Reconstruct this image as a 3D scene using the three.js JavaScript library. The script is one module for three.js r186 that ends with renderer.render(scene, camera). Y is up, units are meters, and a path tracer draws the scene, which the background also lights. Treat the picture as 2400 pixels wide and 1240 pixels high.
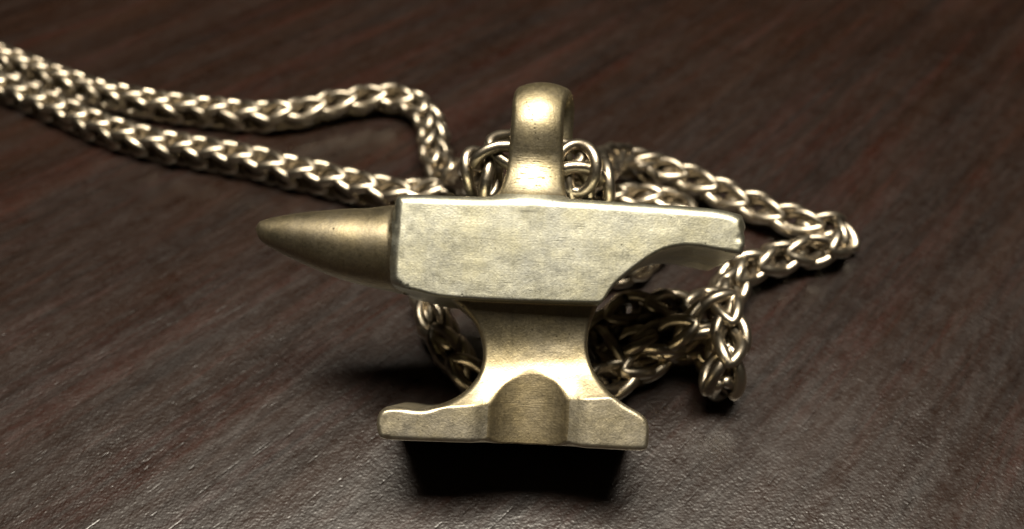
import * as THREE from 'three';
import { RectAreaLightUniformsLib } from 'three/addons/lights/RectAreaLightUniformsLib.js';
import { RoundedBoxGeometry } from 'three/addons/geometries/RoundedBoxGeometry.js';

// ------------------------------------------------------------------ camera, light, exposure
const MM = 0.001;
const scene = new THREE.Scene();
scene.background = new THREE.Color(0x000000);           // an evening room: only its lamp gives light
const camera = new THREE.PerspectiveCamera(34.45, 1024 / 529, 0.01, 20);
camera.position.set(0.000000, 0.066240, 0.051195);
camera.lookAt(0, 0.0185, 0);
camera.focus = 0.0685;
camera.userData.fStop = 26;
const renderer = new THREE.WebGLRenderer({ antialias: true });
renderer.toneMapping = THREE.LinearToneMapping;
renderer.toneMappingExposure = 1;
renderer.shadowMap.enabled = true;
RectAreaLightUniformsLib.init();
const LAMP_AT = new THREE.Vector3(0.0, 1.0, -0.07), LAMP_W = 0.72, LAMP_D = 0.32, LAMP_COLOR = new THREE.Color().setRGB(1, 0.91, 0.76);
const lamp = new THREE.RectAreaLight(LAMP_COLOR, 42, LAMP_W, LAMP_D);   // the glowing underside of the lamp over the table
lamp.position.copy(LAMP_AT);
lamp.lookAt(LAMP_AT.x, 0, LAMP_AT.z + 1e-4);
scene.add(lamp);

// ------------------------------------------------------------------ helpers
function rng(seed) { let a = seed >>> 0; return () => { a = (a + 0x6D2B79F5) >>> 0; let t = a; t = Math.imul(t ^ (t >>> 15), t | 1); t ^= t + Math.imul(t ^ (t >>> 7), t | 61); return ((t ^ (t >>> 14)) >>> 0) / 4294967296; }; }
const PERM = new Uint8Array(512), VALS = new Float32Array(256);
{ const r = rng(7), p = [...Array(256).keys()]; for (let i = 255; i > 0; i--) { const j = Math.floor(r() * (i + 1)); [p[i], p[j]] = [p[j], p[i]]; } for (let i = 0; i < 512; i++) PERM[i] = p[i & 255]; for (let i = 0; i < 256; i++) VALS[i] = r() * 2 - 1; }
function vnoise(x, y, z = 0) {
  const xi = Math.floor(x), yi = Math.floor(y), zi = Math.floor(z);
  let fx = x - xi, fy = y - yi, fz = z - zi;
  fx = fx * fx * (3 - 2 * fx); fy = fy * fy * (3 - 2 * fy); fz = fz * fz * (3 - 2 * fz);
  const h = (a, b, c) => VALS[PERM[PERM[PERM[a & 255] + (b & 255)] + (c & 255)]];
  const l = (a, b, t) => a + (b - a) * t;
  const layer = (c) => l(l(h(xi, yi, c), h(xi + 1, yi, c), fx), l(h(xi, yi + 1, c), h(xi + 1, yi + 1, c), fx), fy);
  return fz === 0 ? layer(zi) : l(layer(zi), layer(zi + 1), fz);
}
const clamp = (x, a, b) => x < a ? a : x > b ? b : x;
const sstep = (a, b, x) => { const t = clamp((x - a) / (b - a), 0, 1); return t * t * (3 - 2 * t); };
const smin = (a, b, k) => { const h = Math.max(k - Math.abs(a - b), 0) / k; return Math.min(a, b) - h * h * k * 0.25; };
const smax = (a, b, k) => -smin(-a, -b, k);
function dataTex(w, h, fill, srgb) {                      // fill(data): RGBA bytes
  const d = new Uint8Array(w * h * 4); fill(d);
  const t = new THREE.DataTexture(d, w, h, THREE.RGBAFormat);
  t.wrapS = t.wrapT = THREE.RepeatWrapping; t.magFilter = THREE.LinearFilter; t.minFilter = THREE.LinearMipmapLinearFilter; t.generateMipmaps = true;
  if (srgb) t.colorSpace = THREE.SRGBColorSpace;
  t.needsUpdate = true; return t;
}
const toS = (c) => 255 * (c <= 0.0031308 ? 12.92 * c : 1.055 * Math.pow(c, 1 / 2.4) - 0.055);
function shade(m) { m.castShadow = true; m.receiveShadow = true; return m; }

// ------------------------------------------------------------------ table: dark stained wood, satin lacquer, grain running away to the right
const GRAIN = THREE.MathUtils.degToRad(42.6);             // azimuth of the grain, right of straight ahead
{
  const W = 2048, H = 2048, LX = 210, LY = 150;           // texture spans 210 mm along the grain, 150 mm across
  const r = rng(21);
  const pore = new Float32Array(W * H);
  const px = W / LX, py = H / LY;
  for (let k = 0; k < 3600; k++) {                         // open pores: thin broken grooves along the grain
    const band = r() < 0.7 ? Math.floor(r() * 42) / 42 + (r() - 0.5) * 0.012 : r();
    let x = r() * W, y = band * H; const len = (0.5 + r() * r() * r() * 7) * px, wid = (0.035 + r() * 0.06) * py, dep = 0.35 + 0.65 * r(), lean = (r() - 0.5) * 0.05;
    for (let i = 0; i < len; i++) {
      const e = Math.min(1, Math.min(i, len - i) / (0.25 * len)), wob = 0.6 * vnoise(i * 0.05, k * 1.7);
      const brk = vnoise(i * 0.09, k * 3.1 + 50) > -0.45 ? 1 : 0.25;
      const cy = y + lean * i + wob, xx = ((Math.floor(x + i) % W) + W) % W;
      for (let j = Math.floor(cy - 3 * wid); j <= cy + 3 * wid; j++) { const q = (j - cy) / wid, v = dep * e * brk * Math.exp(-q * q); const o = (((j % H) + H) % H) * W + xx; if (v > pore[o]) pore[o] = v; }
    }
  }
  const map = dataTex(W, H, (d) => {
    for (let y = 0; y < H; y++) for (let x = 0; x < W; x++) {
      const s = x / px, t = y / py;                        // mm
      const warp = 1.6 * vnoise(s * 0.018, t * 0.05);
      const a = vnoise(s * 0.03 + 9, (t + warp) * 0.32), b = vnoise(s * 0.05, (t + warp) * 1.3 + 40), c = vnoise(s * 0.22 + 5, t * 3.6), red = vnoise(s * 0.035 + 77, (t + warp) * 0.42 + 11), f = vnoise(s * 2.2, t * 9);
      let k = 1 + 0.30 * a + 0.26 * b + 0.16 * c + 0.08 * f;
      k *= 1 - 0.55 * pore[y * W + x];
      const rr = sstep(-0.1, 0.9, red + 0.5 * c + 0.25 * b) * (0.6 + 0.4 * f);
      const o = (y * W + x) * 4;
      d[o] = clamp(toS(k * (0.0082 + 0.0040 * rr)), 0, 255); d[o + 1] = clamp(toS(k * (0.0032 - 0.0002 * rr)), 0, 255); d[o + 2] = clamp(toS(k * (0.0015 - 0.0001 * rr)), 0, 255); d[o + 3] = 255;
    }
  }, true);
  const bump = dataTex(W, H, (d) => {
    for (let y = 0; y < H; y++) for (let x = 0; x < W; x++) {
      const s = x / px, t = y / py;
      const h = 0.62 + 0.05 * vnoise(s * 0.35, t * 1.4) + 0.02 * vnoise(s * 1.2, t * 3.2 + 8) - 0.18 * pore[y * W + x];
      const v = clamp(h * 255, 0, 255), o = (y * W + x) * 4; d[o] = d[o + 1] = d[o + 2] = v; d[o + 3] = 255;
    }
  });
  const fine = new Float32Array(512 * 512); const wrap = (x, y, n, o) => { const a = vnoise(x * n, y * n + o), b = vnoise((x - 1) * n, y * n + o), c = vnoise(x * n, (y - 1) * n + o), e = vnoise((x - 1) * n, (y - 1) * n + o); return (a * (1 - x) + b * x) * (1 - y) + (c * (1 - x) + e * x) * y; };
  for (let y = 0; y < 512; y++) for (let x = 0; x < 512; x++) fine[y * 512 + x] = wrap(x / 512, y / 512, 96, 3) + 0.6 * wrap(x / 512, y / 512, 150, 71);
  const grainNormal = dataTex(512, 512, (d) => {               // 18 mm tile of lacquer texture, bumps of about 0.2 mm
    for (let y = 0; y < 512; y++) for (let x = 0; x < 512; x++) {
      const g = (a, b) => fine[((b + 512) % 512) * 512 + (a + 512) % 512], k = 0.15;
      const nx = -(g(x + 1, y) - g(x - 1, y)) * k, ny = -(g(x, y + 1) - g(x, y - 1)) * k, l = Math.hypot(nx, ny, 1), o = (y * 512 + x) * 4;
      d[o] = 127.5 * (nx / l + 1); d[o + 1] = 127.5 * (ny / l + 1); d[o + 2] = 127.5 * (1 / l + 1); d[o + 3] = 255;
    }
  });
  grainNormal.repeat.set(LX / 18, LY / 18);
  const rough = dataTex(1024, 1024, (d) => {
    for (let y = 0; y < 1024; y++) for (let x = 0; x < 1024; x++) {
      const s = x / 1024 * LX, t = y / 1024 * LY;
      const h = 0.5 + 0.05 * vnoise(s * 0.06, t * 0.5) + 0.05 * vnoise(s * 0.6, t * 2.2) + 0.05 * vnoise(s * 3, t * 4);
      const v = clamp(h * 255, 0, 255), o = (y * 1024 + x) * 4; d[o] = d[o + 1] = d[o + 2] = v; d[o + 3] = 255;
    }
  });
  const mat = new THREE.MeshPhysicalMaterial({ name: 'dark_wood', ior: 1.58, map, bumpMap: bump, bumpScale: 0.00014, normalMap: grainNormal, roughnessMap: rough, roughness: 0.66, metalness: 0 });
  const g = new THREE.BoxGeometry(1.3, 0.03, 0.75);
  const p = g.attributes.position, n = g.attributes.normal, uv = g.attributes.uv;
  for (let i = 0; i < p.count; i++) {
    const x = p.getX(i) * 1000 + 105, z = p.getZ(i) * 1000 + 75, y = p.getY(i) * 1000;
    if (Math.abs(n.getX(i)) > 0.5) uv.setXY(i, y / LX, z / LY); else if (Math.abs(n.getZ(i)) > 0.5) uv.setXY(i, x / LX, y / LY); else uv.setXY(i, x / LX, z / LY);
  }
  const table = shade(new THREE.Mesh(g, mat));
  table.name = 'table_top';
  table.position.set(0.0, -0.015, -0.03);
  table.rotation.y = Math.PI / 2 - GRAIN;                 // local x runs along the grain
  table.userData = { label: 'dark brown wooden table top with diagonal grain under the pendant and chain', kind: 'structure' };
  scene.add(table);
}

// ------------------------------------------------------------------ the pendant: one cast metal anvil, described as a solid in its own axes (mm)
// u to the horn's opposite end, v towards the bail, w out of the side face that looks up
const WC = -5.8;
function smoothPoly(pts, closed = true, n = 4) {          // corner cutting
  for (let k = 0; k < n; k++) { const q = []; for (let i = 0; i < pts.length; i++) { const a = pts[i], b = pts[(i + 1) % pts.length]; q.push([a[0] * .75 + b[0] * .25, a[1] * .75 + b[1] * .25], [a[0] * .25 + b[0] * .75, a[1] * .25 + b[1] * .75]); } pts = q; }
  return pts;
}
function sdGrid(pts, x0, x1, y0, y1, c) {                 // signed distance to a polygon on a grid, read back bilinearly
  const nx = Math.ceil((x1 - x0) / c) + 2, ny = Math.ceil((y1 - y0) / c) + 2, g = new Float32Array(nx * ny), n = pts.length;
  for (let j = 0; j < ny; j++) for (let i = 0; i < nx; i++) {
    const x = x0 + i * c, y = y0 + j * c; let d = 1e9, inside = false;
    for (let k = 0, m = n - 1; k < n; m = k++) {
      const ax = pts[m][0], ay = pts[m][1], bx = pts[k][0], by = pts[k][1], ex = bx - ax, ey = by - ay, wx = x - ax, wy = y - ay;
      const t = clamp((wx * ex + wy * ey) / (ex * ex + ey * ey + 1e-12), 0, 1), qx = wx - ex * t, qy = wy - ey * t, dd = qx * qx + qy * qy;
      if (dd < d) d = dd;
      if ((ay > y) !== (by > y) && x < ax + ex * (y - ay) / ey) inside = !inside;
    }
    g[j * nx + i] = inside ? -Math.sqrt(d) : Math.sqrt(d);
  }
  return (x, y) => {
    const fx = clamp((x - x0) / c, 0, nx - 1.001), fy = clamp((y - y0) / c, 0, ny - 1.001), i = fx | 0, j = fy | 0, a = fx - i, b = fy - j, o = j * nx + i;
    return (g[o] * (1 - a) + g[o + 1] * a) * (1 - b) + (g[o + nx] * (1 - a) + g[o + nx + 1] * a) * b;
  };
}
const U0 = -23.2, U1 = 20.1, V0 = -15.4, V1 = 17.9, W0 = -12.3, W1 = 0.7;
const headOutline = smoothPoly([[-10.1, 4.0], [-10.05, 5.2], [-9.5, 5.62], [-6, 5.66], [-2.4, 5.72], [-1.4, 5.86], [3.97, 5.95], [10.4, 5.83], [16.2, 5.72], [18.5, 5.48], [19.3, 4.95], [19.2, 3.4], [19.05, 2.05], [18.7, 1.78], [17.0, 2.05], [15.3, 2.3], [13.9, 2.3], [12.5, 1.94], [11.38, 1.29], [10.28, 0.42], [8.95, -0.72], [8.2, -1.6], [7.75, -2.5], [7.45, -2.8], [6.9, -2.86], [3.62, -2.95], [-0.23, -3.02], [-3.85, -3.03], [-6.2, -2.94], [-7.4, -2.62], [-9.3, -2.32], [-9.95, -1.9], [-10.05, -1.0], [-10.1, 1.5]], true, 3);
const dHead2 = sdGrid(headOutline, U0, U1, V0, V1, 0.14);
const footOutline = smoothPoly([[7.9, -1.6], [7.45, -2.45], [7.05, -3.7], [6.71, -4.9], [6.63, -6.15], [6.78, -7.1], [7.2, -8.3], [7.9, -9.35], [8.7, -10.2], [9.7, -10.9], [10.8, -11.4], [11.45, -11.85], [11.74, -12.5], [11.7, -13.7], [11.62, -14.35], [11.1, -14.52], [6.05, -14.5], [0.4, -14.52], [-4.2, -14.6], [-8.9, -14.68], [-9.9, -14.55], [-10.2, -13.9], [-10.25, -13.1], [-10.1, -12.45], [-9.55, -11.98], [-8.4, -11.96], [-7.2, -12.14], [-6.3, -12.08], [-4.85, -11.5], [-3.54, -10.7], [-2.68, -9.75], [-2.22, -8.9], [-2.03, -7.9], [-2.12, -6.7], [-2.42, -5.7], [-2.85, -4.85], [-3.75, -3.85], [-5.1, -2.9], [-5.6, -1.6]], true, 3);
const dFoot2 = sdGrid(footOutline, U0, U1, V0, V1, 0.14);
const ringLine = smoothPoly([[4.4, -1.6], [5.9, -1.5], [7.0, -1.95], [8.3, -2.2], [9.6, -2.25], [10.8, -1.92], [12.0, -1.66], [13.1, -1.72], [14.2, -2.02], [15.3, -2.65], [16.1, -3.5], [16.4, -4.6], [15.9, -5.8], [14.7, -6.4], [13, -6.7], [11, -6.7], [9, -6.5], [7.4, -6.3], [6, -6.2], [4.7, -6.2]], true, 3);
const dRing2 = (() => { const s = sdGrid(ringLine, 3.5, V1 + 0.2, W0 - 1, W1 + 1, 0.1); return (v, w) => Math.abs(s(v, w)) - 0.68 - 0.12 * sstep(9, 6.5, v); })();
const curve = (xs, ys) => (x) => {                         // smooth interpolation through points (monotone x)
  const n = xs.length; if (x <= xs[0]) return ys[0]; if (x >= xs[n - 1]) return ys[n - 1];
  let i = 0; while (x > xs[i + 1]) i++;
  const sl = (k) => k <= 0 || k >= n - 1 ? (ys[Math.min(k + 1, n - 1)] - ys[Math.max(k - 1, 0)]) / (xs[Math.min(k + 1, n - 1)] - xs[Math.max(k - 1, 0)]) : (ys[k + 1] - ys[k - 1]) / (xs[k + 1] - xs[k - 1]);
  const h = xs[i + 1] - xs[i], t = (x - xs[i]) / h, t2 = t * t, t3 = t2 * t;
  return (2 * t3 - 3 * t2 + 1) * ys[i] + (t3 - 2 * t2 + t) * h * sl(i) + (-2 * t3 + 3 * t2) * ys[i + 1] + (t3 - t2) * h * sl(i + 1);
};
const waistHalf = curve([-13, -11.2, -10.4, -9.5, -8.7, -7.5, -6, -4.4, -2.6], [5.6, 3.78, 3.14, 2.52, 2.1, 1.86, 1.84, 2.2, 2.95]);
const HORN_W = -4.6;
const hornC = curve([-22.62, -22, -20.9, -18.7, -15.3, -12.8, -10.9, -9], [2.62, 2.45, 2.3, 2.05, 1.68, 1.5, 1.5, 1.5]);
const hornR = curve([-22.62, -22.4, -22, -20.9, -18.7, -15.3, -12.8, -10.9, -9], [0.2, 0.66, 1.0, 1.46, 2.18, 3.02, 3.42, 3.74, 4.0]);
const bailL = curve([5.5, 6.2, 6.8, 8.1, 10.9, 13.2, 15.8, 17.2], [-1.9, -1.6, -1.36, -1.08, -0.87, -0.80, -0.9, -0.8]);
const bailR = curve([5.5, 6.2, 6.8, 8.1, 10.9, 13.2, 15.8, 17.2], [4.35, 4.3, 4.25, 4.15, 3.98, 3.92, 4.08, 4.0]);
const extrude = (d2, dw, r) => { const a = d2 + r, b = dw + r; return Math.min(Math.max(a, b), 0) + Math.hypot(Math.max(a, 0), Math.max(b, 0)) - r; };
const PITS = [[-8.5, -2.25, 0.05, .22], [-8.42, -2.45, 0.0, .16], [-3.95, -2.75, 0.05, .14], [1.0, -11.45, -1.3, .2], [-9.3, -14.62, -0.1, .42], [19.1, 5.2, -0.5, .4], [19.35, 3.6, -0.4, .3], [19.2, 2.4, -0.5, .4], [16.8, 5.75, -0.4, .3], [-2.0, 5.8, 0.0, .2], [11.8, -13.2, -0.2, .3]];
function fields(u, v, w, out) {
  const wob = 0.02 * vnoise(u * 0.42, v * 0.42, w * 0.42 + 3) + 0.008 * vnoise(u * 1.3 + 9, v * 1.3, w * 1.3);
  const dw = Math.abs(w - WC);
  let head = 9, waist = 9, horn = 9, bail = 9;
  const rTop = 0.26 + 0.72 * Math.max(sstep(2.2, 5, v), sstep(-8.3, -9.8, u)) + 0.12 * sstep(16.5, 18.5, u);
  head = extrude(dHead2(u, v), dw - 5.8, rTop);
  if (v < -1.2) {
    const vs = v - 0.107 * (u - 1.5);
    const half = smin(waistHalf(vs), 3.72, 0.1);
    waist = extrude(dFoot2(u, v), (dw - half - 1.95) * 0.85, 0.42);
    const gd = Math.hypot(u - 1.95, w - 3.45) - 5.2;
    waist = smax(waist, -gd - 3 * sstep(-6.8, -5, v), 0.1 + 0.95 * sstep(2.0, 3.9, Math.abs(u - 1.95)));
  }
  if (u < -8.6) { const R = hornR(u); horn = (Math.hypot(v - hornC(u), (w - HORN_W) * 0.94) - R) * (u < -21 ? 0.6 : 0.92); horn = Math.max(horn, u + 9.3, -22.7 - u); }
  if (v > 4.2) {
    const tw = -0.24 * Math.max(0, -(w + 2)), uu = u + tw, L = bailL(v), R = bailR(v);
    const hw = (R - L) / 2, du = Math.abs(uu - (L + R) / 2) - hw; bail = dRing2(v, w) + 0.62 * clamp(1 + du / hw, 0, 1.3) ** 2 - 0.1;
    bail = extrude(bail, du, 0.5); bail = Math.max(bail, 5.3 - v);
  }
  out[0] = head; out[1] = waist; out[2] = horn; out[3] = bail;
  let f = smin(head, waist, 0.16);
  f = smin(f, horn, 0.55);
  f = smin(f, bail, 0.95);
  for (const p of PITS) { const d = Math.hypot(u - p[0], v - p[1], w - p[2]); if (d < p[3] * 3) f = smax(f, p[3] * 0.6 - d, p[3] * 0.5); }
  return f + 0.13 * sstep(17.9, 19.2, u) * vnoise(u * 1.9, v * 1.9, w * 1.9) + (u > -10.3 ? 0.05 * sstep(-9.2, -9.9, u) * vnoise(u * 1.5, v * 1.5, w * 1.5) : 0) + wob * (u < -10.5 ? 0.8 : 1);
}
function buildAnvil() {
  const c = 0.135, tmp = [0, 0, 0, 0];
  const nx = Math.ceil((U1 - U0) / c), ny = Math.ceil((V1 - V0) / c), nz = Math.ceil((W1 - W0) / c);
  const g = new Float32Array(nx * ny * nz);
  for (let k = 0; k < nz; k++) for (let j = 0; j < ny; j++) for (let i = 0; i < nx; i++) g[(k * ny + j) * nx + i] = fields(U0 + i * c, V0 + j * c, W0 + k * c, tmp);
  const id = new Int32Array(nx * ny * nz).fill(-1), P = [];
  const E = [[0, 1], [0, 2], [0, 4], [1, 3], [1, 5], [2, 3], [2, 6], [3, 7], [4, 5], [4, 6], [5, 7], [6, 7]];
  const at = (i, j, k) => (k * ny + j) * nx + i, co = new Float32Array(8);
  for (let k = 0; k < nz - 1; k++) for (let j = 0; j < ny - 1; j++) for (let i = 0; i < nx - 1; i++) {
    let m = 0; for (let q = 0; q < 8; q++) { co[q] = g[at(i + (q & 1), j + ((q >> 1) & 1), k + (q >> 2))]; if (co[q] < 0) m |= 1 << q; }
    if (m === 0 || m === 255) continue;
    let x = 0, y = 0, z = 0, n = 0;
    for (const [a, b] of E) if (((m >> a) ^ (m >> b)) & 1) { const t = co[a] / (co[a] - co[b]); x += (a & 1) + ((b & 1) - (a & 1)) * t; y += ((a >> 1) & 1) + (((b >> 1) & 1) - ((a >> 1) & 1)) * t; z += (a >> 2) + ((b >> 2) - (a >> 2)) * t; n++; }
    id[at(i, j, k)] = P.length / 3; P.push(U0 + (i + x / n) * c, V0 + (j + y / n) * c, W0 + (k + z / n) * c);
  }
  const N = new Float32Array(P.length), e = 0.05;
  for (let i = 0; i < P.length; i += 3) for (let s = 0; s < 2; s++) {
    const [x, y, z] = [P[i], P[i + 1], P[i + 2]];
    const f = fields(x, y, z, tmp), gx = fields(x + e, y, z, tmp) - fields(x - e, y, z, tmp), gy = fields(x, y + e, z, tmp) - fields(x, y - e, z, tmp), gz = fields(x, y, z + e, tmp) - fields(x, y, z - e, tmp);
    const l = Math.hypot(gx, gy, gz) || 1e-9, st = s === 0 ? clamp(f * 2 * e / l, -0.06, 0.06) : 0;
    P[i] -= gx / l * st; P[i + 1] -= gy / l * st; P[i + 2] -= gz / l * st; N[i] = gx / l; N[i + 1] = gy / l; N[i + 2] = gz / l;
  }
  const tri = []; const quad = (a, b, d, q, flip) => { if (flip) tri.push(a, d, b, a, q, d); else tri.push(a, b, d, a, d, q); };
  for (let k = 1; k < nz - 1; k++) for (let j = 1; j < ny - 1; j++) for (let i = 1; i < nx - 1; i++) {
    const s = g[at(i, j, k)] < 0;
    if (s !== (g[at(i + 1, j, k)] < 0)) quad(id[at(i, j - 1, k - 1)], id[at(i, j, k - 1)], id[at(i, j, k)], id[at(i, j - 1, k)], !s);
    if (s !== (g[at(i, j + 1, k)] < 0)) quad(id[at(i - 1, j, k - 1)], id[at(i - 1, j, k)], id[at(i, j, k)], id[at(i, j, k - 1)], !s);
    if (s !== (g[at(i, j, k + 1)] < 0)) quad(id[at(i - 1, j - 1, k)], id[at(i, j - 1, k)], id[at(i, j, k)], id[at(i - 1, j, k)], !s);
  }
  // split into parts by which solid each triangle belongs to; texture coordinates by the axis it faces most
  const names = ['head', 'waist', 'horn', 'bail', 'base', 'notch'], parts = names.map(() => ({ p: [], n: [], uv: [], ix: [], seen: new Map() }));
  for (let t = 0; t < tri.length; t += 3) {
    const a = tri[t], b = tri[t + 1], d = tri[t + 2];
    const x = (P[3 * a] + P[3 * b] + P[3 * d]) / 3, y = (P[3 * a + 1] + P[3 * b + 1] + P[3 * d + 1]) / 3, z = (P[3 * a + 2] + P[3 * b + 2] + P[3 * d + 2]) / 3;
    fields(x, y, z, tmp);
    let w = tmp.indexOf(Math.min(...tmp));
    if (w === 1) { const vs = y - 0.107 * (x - 1.5), inGroove = Math.hypot(x - 1.95, z - 3.45) < 5.26 && y < -8; w = inGroove && z > -2.2 ? 5 : vs < -11.2 || Math.abs(x - 1) > 8.2 ? 4 : 1; }
    if (w === 3 && y < 5.5) w = 0;
    const nx_ = Math.abs(N[3 * a]), ny_ = Math.abs(N[3 * a + 1]), nz_ = Math.abs(N[3 * a + 2]);
    const ax = nz_ > 0.45 ? 2 : ny_ > nx_ ? 1 : 0, part = parts[w];
    for (const v of [a, b, d]) {
      const key = v * 3 + ax; let q = part.seen.get(key);
      if (q === undefined) {
        q = part.p.length / 3; part.seen.set(key, q);
        const [px, py, pz] = [P[3 * v], P[3 * v + 1], P[3 * v + 2]];
        part.p.push(px * MM, py * MM, pz * MM); part.n.push(N[3 * v], N[3 * v + 1], N[3 * v + 2]);
        const s = ax === 2 ? [px, py] : ax === 1 ? [px, pz + 3] : [pz + 7, py];
        part.uv.push((s[0] - U0) / 44, (s[1] + 16) / 35);
      }
      part.ix.push(q);
    }
  }
  return parts.map((q, i) => {
    const geo = new THREE.BufferGeometry();
    geo.setAttribute('position', new THREE.Float32BufferAttribute(q.p, 3)); geo.setAttribute('normal', new THREE.Float32BufferAttribute(q.n, 3)); geo.setAttribute('uv', new THREE.Float32BufferAttribute(q.uv, 2)); geo.setIndex(q.ix);
    return [names[i], geo];
  });
}

const TILT = [];
// worn metal: mottled tarnish, fine grain, file marks and scratches
const TW = 1536, TH = 1222;
const mU = (x) => U0 + x / TW * 44, mV = (y) => y / TH * 35 - 16;
const marks = new Float32Array(TW * TH), lightMarks = new Float32Array(TW * TH), darkMarks = new Float32Array(TW * TH);
{
  const r = rng(5);
  const stroke = (arr, u, v, du, dv, wid, str, wig = 0.05) => {
    const L = Math.hypot(du, dv), n = Math.ceil(L / 44 * TW * 1.5);
    for (let i = 0; i <= n; i++) {
      const t = i / n, e = Math.min(1, 4 * Math.min(t, 1 - t) + 0.1), j = wig * vnoise(t * L * 2.2, u * 7 + v * 3);
      const x = (u + du * t - dv / L * j - U0) / 44 * TW, y = (v + dv * t + du / L * j + 16) / 35 * TH, w = wid / 44 * TW;
      for (let b = Math.floor(y - 2 * w); b <= y + 2 * w; b++) for (let a = Math.floor(x - 2 * w); a <= x + 2 * w; a++) {
        if (a < 0 || b < 0 || a >= TW || b >= TH) continue;
        const q = ((a - x) ** 2 + (b - y) ** 2) / (w * w), val = str * e * Math.exp(-q); const o = b * TW + a; if (val > arr[o]) arr[o] = val;
      }
    }
  };
  // file marks across the notch in the base and the lower half of the bail
  for (let k = 0; k < 130; k++) { const v = -8.8 - r() * 2.6, hw = 3.2 * Math.sqrt(Math.max(0.02, (-8.6 - v) / 2.6)); stroke(marks, 2 - hw + r() * hw, v, hw * (0.5 + r() * 0.7), (r() - 0.5) * 0.12, 0.035, 0.3 + 0.6 * r(), 0.02); }
  for (let k = 0; k < 40; k++) stroke(marks, -1 + r() * 4, -11.4 - r() * 1.4, 0.6 + r() * 1.6, (r() - 0.5) * 0.1, 0.03, 0.2 + 0.4 * r(), 0.02);
  for (let k = 0; k < 150; k++) stroke(marks, -1 + r() * 4, 6.2 + r() * r() * 4.5, 0.5 + r() * 1.8, (r() - 0.5) * 0.16, 0.035, 0.3 + 0.6 * r(), 0.03);
  for (let k = 0; k < 26; k++) stroke(darkMarks, -0.4 + r() * 3.6, 6.6 + r() * 3.2, 0.2 + r() * 0.6, (r() - 0.5) * 0.12, 0.035, 0.5 + 0.5 * r(), 0.02);
  for (let k = 0; k < 9; k++) stroke(darkMarks, 0.6 + k * 0.13 + (r() - .5) * 0.3, 14.4 - k * 0.42 + (r() - .5) * 0.2, 0.05, -0.12, 0.05, 0.8, 0);
  // vertical burnish lines on the right of the waist
  for (let k = 0; k < 90; k++) stroke(marks, 4.6 + r() * 2.2, -3.4 - r() * 5, (r() - 0.5) * 0.1, -0.6 - r() * 1.6, 0.03, 0.2 + 0.4 * r(), 0.02);
  // faint horizontal marks and scratches on the side face of the head
  for (let k = 0; k < 330; k++) stroke(marks, -9 + r() * 26, -2.6 + r() * 7.6, 0.5 + r() * 2.6, (r() - 0.5) * 0.25, 0.028, 0.12 + 0.35 * r(), 0.04);
  for (let k = 0; k < 14; k++) stroke(darkMarks, -1 + r() * 14, -2.2 + r() * 6.4, 0.3 + r() * 0.9, (r() - 0.5) * 0.2, 0.03, 0.35 + 0.4 * r(), 0.03);
  for (const [a, b, c2, d] of [[12.3, 5.0, 1.2, -0.6], [13.4, 4.5, 0.25, -0.8], [13.5, 3.75, -1.6, -0.25], [12.0, 3.5, -1.5, -0.2], [13.8, 3.95, 1.6, 0.35], [13.4, 3.6, -0.5, -0.3], [14.5, 4.1, 0.7, 0.35], [-3.9, -2.4, 3.4, -0.25], [11.2, 3.35, -0.7, 0.15]]) stroke(lightMarks, a, b, c2, d, 0.05, 0.9, 0.16);
  for (let k = 0; k < 60; k++) stroke(lightMarks, -9.5 + r() * 27, -14 + r() * 19.5, (r() - 0.5) * 0.5, (r() - 0.5) * 0.3, 0.035, 0.3 + 0.5 * r(), 0.05);
  for (let k = 0; k < 260; k++) stroke(r() < 0.5 ? darkMarks : lightMarks, -22 + r() * 41, -14.5 + r() * 32, 0.03, 0.03, 0.035 + r() * 0.05, 0.3 + 0.5 * r(), 0);
}
const metalMap = dataTex(TW, TH, (d) => {
  for (let y = 0; y < TH; y++) for (let x = 0; x < TW; x++) {
    const u = mU(x), v = mV(y), o = y * TW + x, q = o * 4;
    const a = vnoise(u * 0.35, v * 0.5), b = vnoise(u * 1.1 + 20, v * 1.6), c = vnoise(u * 3.6, v * 4.2 + 9), f = vnoise(u * 9.5, v * 9.5 + 3);
    let k = 0.82 + 0.012 * a + 0.018 * b + 0.03 * c + 0.045 * f - 0.04 * sstep(0.25, 0.6, vnoise(u * 1.4 + 90, v * 2.2) + 0.5 * c);
    k += 0.22 * lightMarks[o] - 0.55 * darkMarks[o];
    const warm = 0.5 * a + 0.4 * vnoise(u * 0.9 + 60, v * 0.9) + 0.3 * c;
    d[q] = clamp(255 * k * (1 + 0.012 * warm), 0, 255); d[q + 1] = clamp(255 * k, 0, 255); d[q + 2] = clamp(255 * k * (1 - 0.05 * warm), 0, 255); d[q + 3] = 255;
  }
}, true);
const metalBump = dataTex(TW, TH, (d) => {
  const r = rng(77);
  for (let y = 0; y < TH; y++) for (let x = 0; x < TW; x++) {
    const u = mU(x), v = mV(y), o = y * TW + x;
    const h = 0.6 + 0.05 * vnoise(u * 1.6, v * 2.4) + 0.07 * vnoise(u * 4.5, v * 6 + 5) + 0.14 * vnoise(u * 9, v * 10) + 0.06 * (r() - 0.5) - 0.28 * marks[o] - 0.5 * darkMarks[o] + 0.1 * lightMarks[o];
    const q = o * 4, b = clamp(255 * h, 0, 255); d[q] = d[q + 1] = d[q + 2] = b; d[q + 3] = 255;
  }
});
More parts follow.
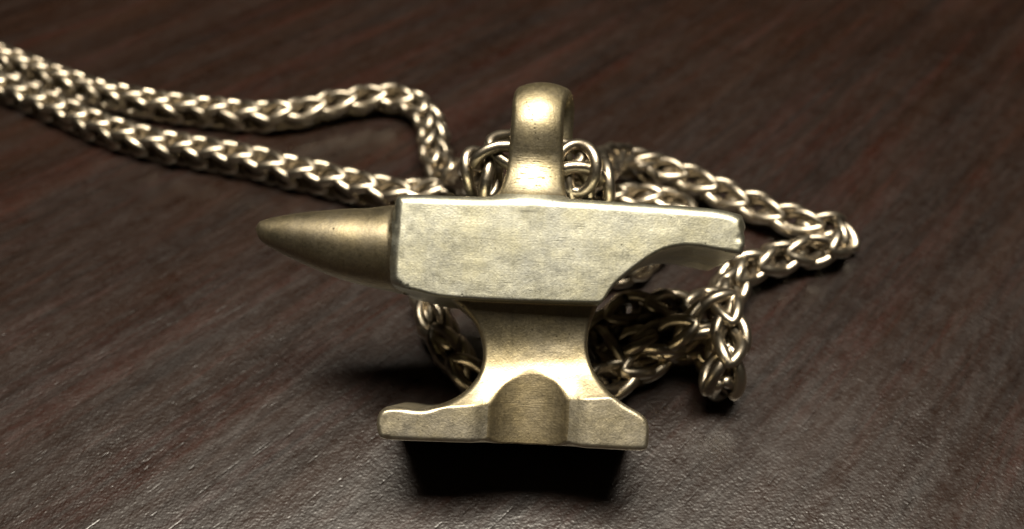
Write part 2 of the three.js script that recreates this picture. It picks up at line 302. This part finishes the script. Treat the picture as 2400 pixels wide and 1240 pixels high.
const metalRough = dataTex(TW >> 1, TH >> 1, (d) => {
  for (let y = 0; y < TH >> 1; y++) for (let x = 0; x < TW >> 1; x++) {
    const u = mU(x * 2), v = mV(y * 2), o = (y * 2) * TW + x * 2, q = (y * (TW >> 1) + x) * 4;
    const h = 0.78 + 0.03 * vnoise(u * 0.6 + 4, v * 0.8) + 0.03 * vnoise(u * 3, v * 3.4) + 0.05 * vnoise(u * 8, v * 8) + 0.2 * darkMarks[o] - 0.12 * lightMarks[o];
    d[q] = d[q + 1] = d[q + 2] = clamp(255 * h, 0, 255); d[q + 3] = 255;
  }
});
const metal = (r, g, b, rough) => new THREE.MeshStandardMaterial({ color: new THREE.Color().setRGB(r, g, b), metalness: 1, roughness: rough, map: metalMap, bumpMap: metalBump, bumpScale: 0.00002, roughnessMap: metalRough });
const greyMetal = metal(0.59, 0.58, 0.46, 0.55), goldMetal = metal(0.485, 0.415, 0.265, 0.55), baseMetal = metal(0.66, 0.59, 0.43, 0.56);
greyMetal.bumpScale = 0.000013; greyMetal.name = 'worn_white_metal'; goldMetal.name = 'worn_yellow_metal'; baseMetal.name = 'worn_metal';
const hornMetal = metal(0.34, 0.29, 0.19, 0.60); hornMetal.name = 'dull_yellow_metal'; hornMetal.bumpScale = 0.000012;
const notchMetal = metal(0.49, 0.405, 0.245, 0.57); notchMetal.name = 'filed_yellow_metal';
{
  const pendant = new THREE.Group();
  pendant.name = 'anvil_pendant';
  const U = new THREE.Vector3(0.99871936, -0.03218107, 0.03903876), V = new THREE.Vector3(0.05059294, 0.63526363, -0.77063641), Wn = new THREE.Vector3().crossVectors(U, V);
  TILT.push(U, V, Wn);
  const tilt = new THREE.Matrix4().makeBasis(U, V, Wn);
  const base = new THREE.Vector3(0.5, -14.5, -11.6).applyMatrix4(tilt).add(new THREE.Vector3(0, 18.5, 0)).multiplyScalar(MM);   // the rear edge of its foot, on the table
  pendant.position.copy(base);
  const shift = new THREE.Vector3(-0.5, 14.5, 11.6).multiplyScalar(MM);
  pendant.quaternion.setFromRotationMatrix(tilt);
  pendant.userData = { label: 'small cast metal anvil pendant leaning on the coiled chain, its horn pointing left', category: 'pendant' };
  const mats = { head: greyMetal, waist: goldMetal, horn: hornMetal, bail: goldMetal, base: baseMetal, notch: notchMetal };
  for (const [name, geo] of buildAnvil()) {
    const m = shade(new THREE.Mesh(geo, mats[name])); m.name = name; m.position.copy(shift); pendant.add(m);
    if (name === 'base') m.userData.label = 'flared foot of the anvil';
    if (name === 'notch') m.userData.label = 'arched yellow notch with fine file marks in the foot';
    if (name === 'head') m.userData.label = 'pale worn side of the anvil head with the heel cut away on the right';
  }
  scene.add(pendant);
}

// ------------------------------------------------------------------ the chain: wheat chain of saddle-bent oval links, each a part
const chainMetal = new THREE.MeshStandardMaterial({ name: 'chain_metal', color: new THREE.Color().setRGB(0.43, 0.38, 0.30), metalness: 1, roughness: 0.34 });
{
  const bump = dataTex(256, 256, (d) => { const r = rng(3); for (let i = 0; i < 65536; i++) { const x = i % 256, y = i >> 8; const h = 0.5 + 0.2 * vnoise(x / 12, y / 12) + 0.2 * vnoise(x / 4, y / 4 + 7) + 0.1 * (r() - 0.5); d[4 * i] = d[4 * i + 1] = d[4 * i + 2] = 255 * h; d[4 * i + 3] = 255; } });
  bump.repeat.set(4, 1);
  const map = dataTex(256, 64, (d) => { for (let i = 0; i < 16384; i++) { const x = i % 256, y = i >> 8; const n = vnoise(x / 22, y / 20) + 0.5 * vnoise(x / 6, y / 6 + 9), k = 0.97 - 0.45 * sstep(0.05, 0.75, n) + 0.06 * vnoise(x / 2, y / 2); d[4 * i] = toS(Math.min(1, k)); d[4 * i + 1] = toS(Math.min(1, k * 0.985)); d[4 * i + 2] = toS(Math.min(1, k * 0.96)); d[4 * i + 3] = 255; } }, true);
  chainMetal.map = map;
  chainMetal.bumpMap = bump; chainMetal.bumpScale = 0.000012;
}
function ringGeometry(fn, wire, seg = 64, ring = 10) {
  const pts = []; for (let i = 0; i < 28; i++) pts.push(fn(i / 28 * Math.PI * 2).multiplyScalar(MM));
  return new THREE.TubeGeometry(new THREE.CatmullRomCurve3(pts, true, 'centripetal'), seg, wire / 2 * MM, ring, true);
}
const linkShape = (R, h, r0, rm, r1, wire, lop) => ringGeometry((t) => {   // an oval bent into a saddle: radius from the chain's axis at fold, arm and tip
  const s = Math.sin(t) ** 2, r = R * ((1 - s) * (1 - s) * r0 + 2 * s * (1 - s) * (2 * rm - 0.5 * (r0 + r1)) + s * s * r1) * (1 + lop * Math.sin(t));
  return new THREE.Vector3(h * s - h * 0.5, r * Math.sin(t), r * Math.cos(t));
}, wire);
const linkShapes = [linkShape(1.36, 4.4, 0.2, 1.15, 0.9, 1.22, 0), linkShape(1.39, 4.3, 0.24, 1.13, 0.92, 1.2, 0.05), linkShape(1.33, 4.55, 0.2, 1.16, 0.9, 1.24, -0.05)];
const chain = new THREE.Group();
chain.name = 'neck_chain';
chain.userData = { label: 'aged metal wheat chain threaded through the anvil bail, both strands running off to the left', category: 'chain' };
scene.add(chain);
const runA = [[-106.2, 2.0, -78.8], [-90.7, 2.0, -72.7], [-76.5, 2.0, -63.2], [-64.6, 2.0, -56.3], [-54.1, 2.0, -51.5], [-44.7, 2.0, -48.8], [-35.9, 2.0, -47.4], [-31.8, 2.0, -47.1], [-28.3, 2.0, -48.2], [-23.3, 2.0, -50.3], [-18.9, 2.0, -51.5], [-15.2, 2.0, -51.0], [-12.2, 2.2, -48.0], [-10.6, 2.4, -44.1], [-10.0, 2.6, -39.1], [-8.6, 3.2, -33.7], [-6.2, 4.8, -30.1], [-4.5, 9.0, -24.7], [-3.7, 13.0, -19.9], [-2.6, 18.5, -13.3], [-0.8, 20.2, -11.5], [2.1, 20.4, -11.3], [5.6, 19.8, -11.8], [7.8, 16.8, -15.1], [9.7, 10.5, -24.1], [12.1, 6.0, -31.6], [15.5, 3.4, -34.3], [19.8, 2.3, -33.6], [23.0, 2.0, -32.0], [25.9, 2.0, -29.7], [28.8, 2.0, -27.6], [31.6, 2.0, -25.7], [34.5, 2.0, -24.5], [36.5, 2.0, -23.7], [37.4, 2.0, -22.3], [35.6, 2.0, -20.4], [31.9, 2.0, -19.5], [28.3, 2.0, -18.0], [25.1, 2.2, -16.4], [21.4, 2.4, -11.4], [17.6, 3.4, -9.6], [14.0, 4.4, -8.6], [10.9, 4.6, -7.8], [9.0, 4.0, -6.0], [10.8, 3.6, -4.2], [14.4, 4.4, -4.4], [17.6, 5.8, -4.8], [20.4, 6.6, -6.9], [20.7, 6.2, -4.5], [20.2, 5.8, -1.9], [19.9, 5.0, -0.5], [19.7, 3.8, 0.1], [20.1, 2.2, -1.5], [20.2, 2.0, -2.5], [19.5, 2.0, -5.0], [17.3, 2.0, -5.7], [14.5, 2.0, -4.4], [11.6, 2.0, -2.6], [9.5, 2.0, -1.4], [6.1, 2.0, -0.6], [2.0, 2.0, -0.4], [-2.0, 2.0, -0.7], [-4.2, 2.0, -1.9], [-5.6, 2.0, -4.1], [-7.0, 2.0, -6.9], [-8.1, 2.0, -9.4], [-8.6, 2.0, -11.6], [-8.5, 2.0, -14.5], [-7.0, 2.6, -16.4], [-4.1, 4.0, -16.2]];
const runB = [[-97.7, 2.0, -63.6], [-84.4, 2.0, -59.9], [-72.8, 2.0, -54.8], [-69.5, 2.0, -53.2], [-60.5, 2.0, -47.7], [-51.1, 2.0, -42.5], [-42.1, 2.0, -39.3], [-35.2, 2.0, -37.3], [-27.5, 2.0, -34.7], [-22.3, 2.0, -32.8], [-17.2, 2.0, -30.9], [-13.4, 2.0, -29.9], [-9.3, 2.0, -30.2], [-5.2, 2.0, -30.6], [0.0, 2.0, -30.2], [6.2, 2.0, -29.4], [11.8, 2.0, -29.1], [16.8, 2.0, -28.5], [19.7, 2.0, -26.9], [17.9, 2.0, -24.6], [14.0, 2.0, -18.2], [10.0, 2.2, -16.6], [5.0, 3.0, -15.6], [0.8, 4.0, -14.8]];
let linkCount = 0;
const LOOSE = [[1.55, 10.6, -4.0, 4.1, 2.1, -0.5, 0.1, -0.05, 0.3], [5.2, 9.3, -3.6, 1.75, 2.1, 0.1, -0.25, 0.1, 0.35], [-1.4, 9.9, -3.6, 2.4, 1.3, 1.25, 0.15, 0.03, 0.3], [-2.3, 8.2, -4.4, 1.0, 1.9, 0.2, 1.1, -0.25, 0.2], [5.0, 8.6, -4.4, 2.5, 1.4, 1.3, 0.1, 0.0, 0.3], [5.6, 7.6, -5.2, 1.2, 2.2, 0.3, 0.8, 0.5, 0.2], [7.4, 8.4, -5.6, 1.5, 2.1, 0.0, -0.9, 0.2, 0.3], [-3.6, 8.9, -5.8, 1.6, 2.0, 0.3, 0.9, 0.4, 0.3]];
function layChain(points, rollAt, seed, step = 2.15) {
  const r = rng(seed), c = new THREE.CatmullRomCurve3(points.map((p) => new THREE.Vector3(...p).multiplyScalar(MM)), false, 'centripetal');
  c.arcLengthDivisions = 2000;
  const L = c.getLength() / MM, n = Math.floor(L / step), Y = new THREE.Vector3(0, 1, 0), m = new THREE.Matrix4();
  let side = null;
  for (let i = 0; i <= n; i++) {
    const f = i * step / L, p = c.getPointAt(f), t = c.getTangentAt(f);
    // keep the frame as level as the path allows, carried along where the path is steep
    const level = new THREE.Vector3().crossVectors(t, Y), steep = level.length();
    if (side === null) side = level.clone().normalize();
    side.addScaledVector(t, -side.dot(t)).normalize();
    if (steep > 0.35) { level.normalize(); if (level.dot(side) < 0) level.negate(); side.lerp(level, 0.25).normalize(); }
    const up = new THREE.Vector3().crossVectors(side, t).normalize();
    m.makeBasis(t, up, side);
    if (p.y > 14.6 * MM) continue;                       // the loose links in the bail are placed one by one below
    const link = shade(new THREE.Mesh(linkShapes[Math.floor(r() * 3)], chainMetal));
    link.name = linkCount ? 'link_' + String(linkCount).padStart(3, '0') : 'link'; linkCount++;
    link.quaternion.setFromRotationMatrix(m);
    link.quaternion.multiply(new THREE.Quaternion().setFromEuler(new THREE.Euler((i % 2 ? Math.PI / 2 : 0) + THREE.MathUtils.degToRad(rollAt(p.x / MM, f) + (r() - 0.5) * 8), (r() - 0.5) * 0.1, (r() - 0.5) * 0.1)));
    link.position.copy(p).add(new THREE.Vector3((r() - 0.5) * 0.15, (r() - 0.5) * 0.12, (r() - 0.5) * 0.15).multiplyScalar(MM));
    chain.add(link);
  }
}
layChain(runA, (x, f) => f < 0.3 ? -12 + 18 * sstep(-60, -45, x) + 34 * sstep(-38, -25, x) : 10 + 60 * f, 11);
layChain(runB, () => 7, 12);

{
  // loose links where the chain passes through the bail, placed in the pendant's axes (mm): centre, half length, half width, turns
  const U = TILT[0], V = TILT[1], Wn = TILT[2], at = (u, v, w) => new THREE.Vector3().addScaledVector(U, u).addScaledVector(V, v).addScaledVector(Wn, w).add(new THREE.Vector3(0, 18.5, 0)).multiplyScalar(MM);
  const q0 = new THREE.Quaternion().setFromRotationMatrix(new THREE.Matrix4().makeBasis(U, V, Wn));
  for (const [u, v, w, a, b, rx, ry, rz, bend] of LOOSE) {
    const g = ringGeometry((t) => new THREE.Vector3(a * Math.cos(t), b * Math.sin(t), bend * Math.cos(2 * t)), 1.08);
    const link = shade(new THREE.Mesh(g, chainMetal)); link.name = 'link_' + String(linkCount++).padStart(3, '0');
    link.position.copy(at(u, v, w)); link.quaternion.copy(q0).multiply(new THREE.Quaternion().setFromEuler(new THREE.Euler(rx, ry, rz)));
    chain.add(link);
  }
}

// ------------------------------------------------------------------ the lamp over the table and the ceiling it hangs from: what the metal mirrors and the shadows come from
{
  const t = new THREE.Group(); t.name = 'hanging_lamp';
  t.position.copy(LAMP_AT);
  t.userData = { label: 'long flat hanging lamp with a glowing underside above the table', category: 'lamp' };
  const white = new THREE.MeshStandardMaterial({ name: 'lamp_shell', color: 0xb8b2a6, roughness: 0.5 });
  const shell = shade(new THREE.Mesh(new RoundedBoxGeometry(LAMP_W + 0.04, 0.05, LAMP_D + 0.04, 3, 0.01), white)); shell.name = 'shell'; shell.position.y = 0.032; t.add(shell);
  const glow = new THREE.MeshStandardMaterial({ name: 'lamp_diffuser', color: 0xffffff, emissive: LAMP_COLOR, emissiveIntensity: 4, roughness: 0.6 });
  const pane = new THREE.Mesh(new THREE.BoxGeometry(LAMP_W, 0.004, LAMP_D), glow); pane.name = 'diffuser'; pane.position.y = 0.004; t.add(pane);
  for (const x of [-0.2, 0.2]) { const w = shade(new THREE.Mesh(new THREE.CylinderGeometry(0.0015, 0.0015, 1.24, 8), white)); w.name = 'cable'; w.position.set(x, 0.056 + 0.62, 0); t.add(w); }
  scene.add(t);
  const ceil = shade(new THREE.Mesh(new THREE.BoxGeometry(5, 0.1, 5), new THREE.MeshStandardMaterial({ name: 'ceiling_paint', color: new THREE.Color().setRGB(0.5, 0.48, 0.45), roughness: 0.9 })));
  ceil.name = 'ceiling'; ceil.position.set(0, 2.34, 0);
  ceil.userData = { label: 'plain painted ceiling over the table', kind: 'structure' };
  scene.add(ceil);
}

renderer.render(scene, camera);
